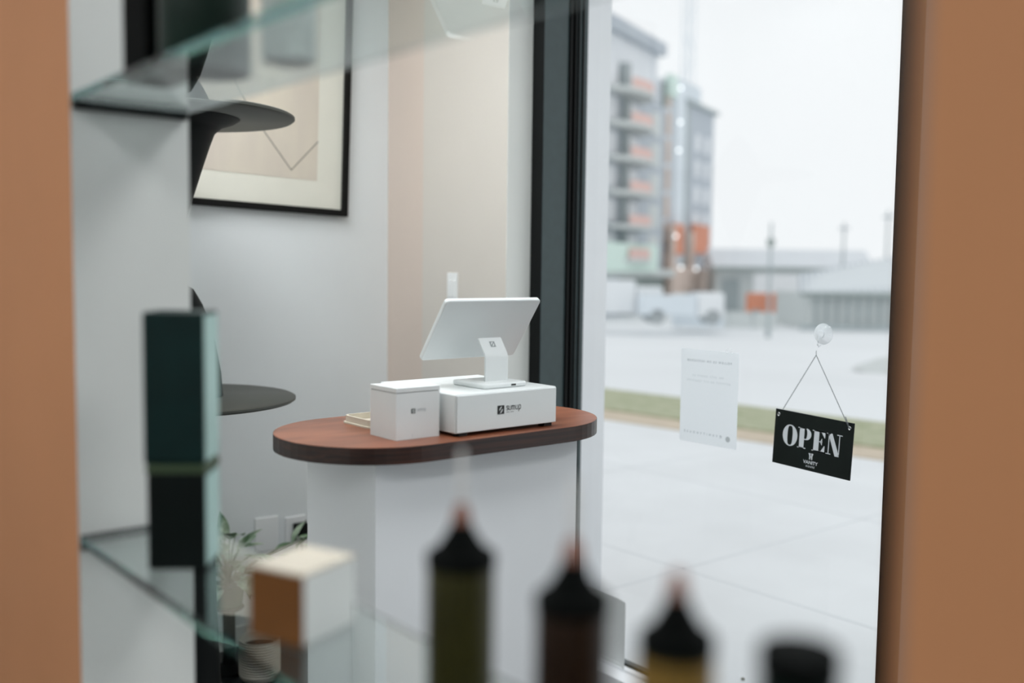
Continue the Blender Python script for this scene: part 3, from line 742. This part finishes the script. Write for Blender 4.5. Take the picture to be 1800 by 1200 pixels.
for k in range(7):
    z = 4.9+k*fl - (.0 if k else 0)
    if z+1.9 > 24: break
    for x0, x1 in ((-.6, 1.7), (4.4, 6.6), (-5, -3)):
        fr_ = MB().box(x0, x1, -.05, .35, z+.4, z+2.3).build('window', 'far_window', t)
    if z < 18: MB().box(9.6, 12.2, -.06, .3, z+.2, z+2.4).build('window', 'far_slab', t)
    # balcony: curved slab + railing
    pts = [(1.0+4.2*math.cos(PI+PI*j/20), -2.3*math.sin(PI*j/20)-.01) for j in range(21)]
    pts = [(3.2+(x-1.0), y) for x, y in pts]
    bl = MB().prism(pts, z-.25, z+.12).build('balcony', 'far_slab', t)
    rl = MB(); o2 = [(3.2+(x-3.2)*.97, y*.97) for x, y in pts]; i2 = [(3.2+(x-3.2)*.95, y*.93) for x, y in pts]
    for j in range(6, 19):
        a, b, c2, d2 = o2[j], o2[j+1], i2[j+1], i2[j]; rl.prism([a, b, c2, d2], z+.12, z+.95)
    rl.build('railing', 'far_pink', bl)
    MB().box(2.6, 3.5, -.5, .2, z+.1, z+fl-.25).build('pier', 'far_dark', bl)
for k in range(8):
    z = 1.0+k*fl*.93
    MB().box(13.7, 14.3, .2, .45, z, z+2.4).build('dark_strip', 'far_deep', t)
    MB().box(14.5, 15.5, .15, .45, z+.2, z+2.3).build('hoist_panel', 'far_peach', t)
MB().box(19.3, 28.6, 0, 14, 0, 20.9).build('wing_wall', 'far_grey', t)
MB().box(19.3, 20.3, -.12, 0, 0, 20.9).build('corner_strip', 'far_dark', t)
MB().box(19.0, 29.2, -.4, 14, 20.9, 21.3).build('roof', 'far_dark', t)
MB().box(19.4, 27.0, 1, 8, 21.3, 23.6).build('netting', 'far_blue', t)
for k in range(7):
    z = 2.5+k*2.7
    MB().box(28.6, 29.9, .5, 4, z, z+.35).build('balcony', 'far_slab', t)
    if k < 6: MB().box(22.5, 24.0, -.05, .1, z+.5, z+2.2).build('window', 'far_window', t); MB().box(25.6, 27.0, -.05, .1, z+.5, z+2.2).build('window', 'far_window', t)
MB().box(15.2, 18.2, -.6, -.2, 5.6, 8.6).build('hoarding', 'far_orange', t)
MB().box(21.2, 26.2, -.6, -.2, 5.8, 8.8).build('hoarding', 'far_orange', t)
MB().box(14.5, 15.3, -.7, -.3, 3.8, 8.4).build('hoarding', 'far_peach', t)
MB().box(20.2, 21.0, -.7, -.2, 3.6, 8.0).build('hoarding', 'far_peach', t)
MB().box(13.8, 19.5, -1.0, -.4, 1.6, 4.4).build('hoarding', 'far_peach', t)
MB().box(19.5, 24.5, -1.0, -.4, 1.9, 4.2).build('hoarding', 'far_peach', t)
MB().box(27.0, 29.4, -1.0, -.4, 1.8, 4.2).build('hoarding', 'far_orange', t)
MB().box(17.5, 28.5, -1.1, -.6, .2, 1.8).build('fence_panel', 'far_dark', t)
# tower crane
t = thing('tower_crane', 'faint pale lattice mast of a tower crane rising behind the blocks', 'crane', (-77.6, 90.7, -2.7))
m = MB()
for a, b in ((-.5, -.5), (.5, -.5), (.5, .5), (-.5, .5)): m.box(a-.05, a+.05, b-.05, b+.05, 0, 52)
for k in range(18):
    z = k*2.9; sg = 1 if k % 2 else -1
    for b in (-.5, .5): m.tube([(-.5*sg, b, z), (.5*sg, b, z+2.9)], .04, 4); m.tube([(b, -.5*sg, z), (b, .5*sg, z+2.9)], .04, 4)
m.build('mast', 'far_blue', t)
m = MB(); m.box(-14, 40, -.6, .6, 52, 53.2); m.build('jib', 'far_blue', t)

# long pale shed in the middle distance
vx = Vector((-55.918+64.313, 89.601-79.492, 0)); L_ = vx.length; rz = math.atan2(vx.y, vx.x)
t = thing('long_shed', 'long low shed with a broad pale roof in the far distance', 'building', (-63.3, 79.3, -2.7), rz)
LL = L_+2.0
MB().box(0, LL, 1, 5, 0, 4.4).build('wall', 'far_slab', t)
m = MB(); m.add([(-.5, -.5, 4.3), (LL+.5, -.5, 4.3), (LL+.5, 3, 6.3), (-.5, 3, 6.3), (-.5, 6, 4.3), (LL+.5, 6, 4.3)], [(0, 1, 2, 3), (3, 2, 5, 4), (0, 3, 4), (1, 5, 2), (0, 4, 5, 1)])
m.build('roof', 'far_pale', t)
MB().box(-.5, LL+.5, -.55, -.45, 4.1, 4.45).build('eave', 'far_deep', t)
for k in range(5): MB().box(.6+k*3.3, 2.4+k*3.3, .9, 1.0, 0, 3.2).build('bay_door', 'far_white' if k in (2, 3) else 'far_dark', t)

# nearer low building with ribbed metal roof, right
vx = Vector((-36.949+40.815, 65.186-60.5, 0)); rz = math.atan2(vx.y, vx.x)
t = thing('station_building', 'low building with a pale ribbed metal roof at the right of the view', 'building', (-40.815, 60.5, -2.7), rz)
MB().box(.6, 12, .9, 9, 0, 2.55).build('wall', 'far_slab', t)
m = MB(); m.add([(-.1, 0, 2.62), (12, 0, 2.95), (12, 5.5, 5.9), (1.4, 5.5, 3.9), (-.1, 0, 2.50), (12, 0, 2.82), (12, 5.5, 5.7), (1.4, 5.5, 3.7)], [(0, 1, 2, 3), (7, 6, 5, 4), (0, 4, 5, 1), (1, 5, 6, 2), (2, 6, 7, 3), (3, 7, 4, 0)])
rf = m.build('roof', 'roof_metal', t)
m = MB()
for k in range(24):
    f_ = k/24; m.tube([(-.1+12.1*f_, 0, 2.64+.33*f_), (1.4+10.6*f_, 5.5, 3.93+2.0*f_)], .08, 4)
m.build('ribs', 'far_grey', rf)
MB().box(-.1, 12, -.05, .05, 2.34, 2.62).build('fascia', 'far_deep', t)
for k in range(9): MB().box(1.2+k*.75, 1.42+k*.75, .8, .9, 0, 2.5).build('post', 'far_dark', t)
MB().box(-.2, 12, -.8, -.5, 0, .35).build('kerb_wall', 'far_dark', t)

# street furniture and vehicles, tiny in the distance
def vehicle(loc, rz, L, Hh, cab, body, lab, nm='delivery_truck', cat='truck'):
    t = thing(nm, lab, cat, loc, rz)
    MB().box(0, L, 0, 2.1, .55, Hh).build('box_body', body, t, bevel=.05)
    MB().box(L+.05, L+1.7, .1, 2.0, .45, cab).build('cab', 'far_white', t, bevel=.15)
    MB().box(L+1.1, L+1.72, .2, 1.9, cab*.58, cab*.92).build('windscreen', 'far_deep', t, bevel=.05)
    for x in (.9, L+1.0):
        for y in (0, 1.9):
            w_ = MB(); w_.tube([(x, y, .45), (x, y+.2, .45)], .45, 16); w_.build('wheel', 'tyre', t)
    return t
vehicle((-44.6, 42.6, -1.9), math.radians(48), 3.4, 2.6, 2.2, 'far_white', 'white van parked at the left below the mint hoarding', 'van', 'van')
vehicle((-40.2, 43.5, -1.85), math.radians(52), 3.2, 1.7, 1.9, 'far_blue', 'pale blue-white truck in front of the grey fence')
vehicle((-51.5, 68.3, -2.7), math.radians(30), 3.4, 2.2, 1.9, 'far_orange', 'orange truck in front of the long shed', 'truck')
vehicle((-56.5, 76.0, -2.7), math.radians(35), 4.0, 3.8, 2.6, 'far_white', 'tall white truck before the long shed', 'truck')
t = thing('storage_container', 'pale blue container standing before the construction fence', 'container', (-43.0, 49.5, -2.3), math.radians(45))
MB().box(0, 3.2, 0, 2, 0, 2.1).build('shell', 'far_blue', t, bevel=.04)
MB().box(3.2, 3.24, .2, 1.8, .1, 2).build('door', 'far_white', t)
t = thing('site_fence', 'grey mesh site fence running along the street edge', 'fence', (-46.5, 54.0, -2.7), math.radians(42))
for k in range(4):
    MB().box(k*1.7, k*1.7+.08, 0, .08, 0, 1.4).build('post', 'far_dark', t)
    MB().box(k*1.7+.1, k*1.7+1.65, .02, .06, .1, 1.2).build('panel', 'far_slab', t)
def pole(loc, H_, r, lab, lamp=True):
    t = thing('street_lamp' if lamp else 'utility_pole', lab, 'lamp post' if lamp else 'pole', loc)
    MB().lathe([(r*1.6, 0), (r*1.5, .4), (r, .5), (r*.7, H_)], seg=12).build('post', 'far_dark', t)
    if lamp: MB().lathe([(.05, H_*.78), (.22, H_*.80), (.26, H_*.85), (.05, H_*.87)], seg=16).build('lantern', 'far_deep', t)
    else: MB().box(-.5, .5, -.05, .05, H_*.93, H_*.95).build('crossarm', 'far_grey', t)
pole((-36.3, 50.4, -2.62), 6.9, .10, 'slim grey lamp post in front of the long shed')
pole((-50.4, 80.9, -2.7), 8.5, .12, 'faint thin pole left of the ribbed roof', False)
pole((-46.5, 81.5, -2.7), 9.5, .12, 'faint thin pole rising behind the ribbed roof', False)
# small round work lamps on the building site
m_ = M['lamp_diffuser'].copy(); m_.name = 'site_lamp_glow'; M['site_lamp_glow'] = m_
for nd_ in m_.node_tree.nodes:
    if nd_.type == 'EMISSION': nd_.inputs[1].default_value = 3
rotm = Matrix.Rotation(brz, 3, 'Z')
for u_, z_, lb in ((13.9, 21.4, 'topmost round work lamp on the hoist shaft'), (14.0, 18.2, 'second round work lamp down the hoist shaft'), (13.8, 15.5, 'third round work lamp down the hoist shaft'), (13.5, 7.3, 'round work lamp above the left orange hoarding'), (15.2, 4.3, 'left round work lamp under the orange hoardings'), (19.8, 4.2, 'middle round work lamp under the orange hoardings'), (27.4, 4.4, 'right round work lamp at the end of the block')):
    p_ = bx+rotm @ Vector((u_, -1.35, z_)); t = thing('site_lamp', lb, 'lamp', tuple(p_), brz)
    MB().lathe([(.02, -.14), (.1, -.1), (.14, 0), (.1, .1), (.02, .14)], seg=14).build('globe', 'site_lamp_glow', t, smooth=True)
    MB().box(-.03, .03, .1, .33 if z_ < 5 else 1.2, -.03, .03).build('bracket', 'far_slab', t)

# low planting box and snow-bank at right foreground of the street
tag(MB().lathe([(1.6, 0), (1.2, .16), (.5, .28), (.05, .3)], seg=20).build('snow_heap', 'far_slab'), 'low greyish heap of snow on the street behind the hook', 'snow heap').location = (-8.2, 16.6, -.28)
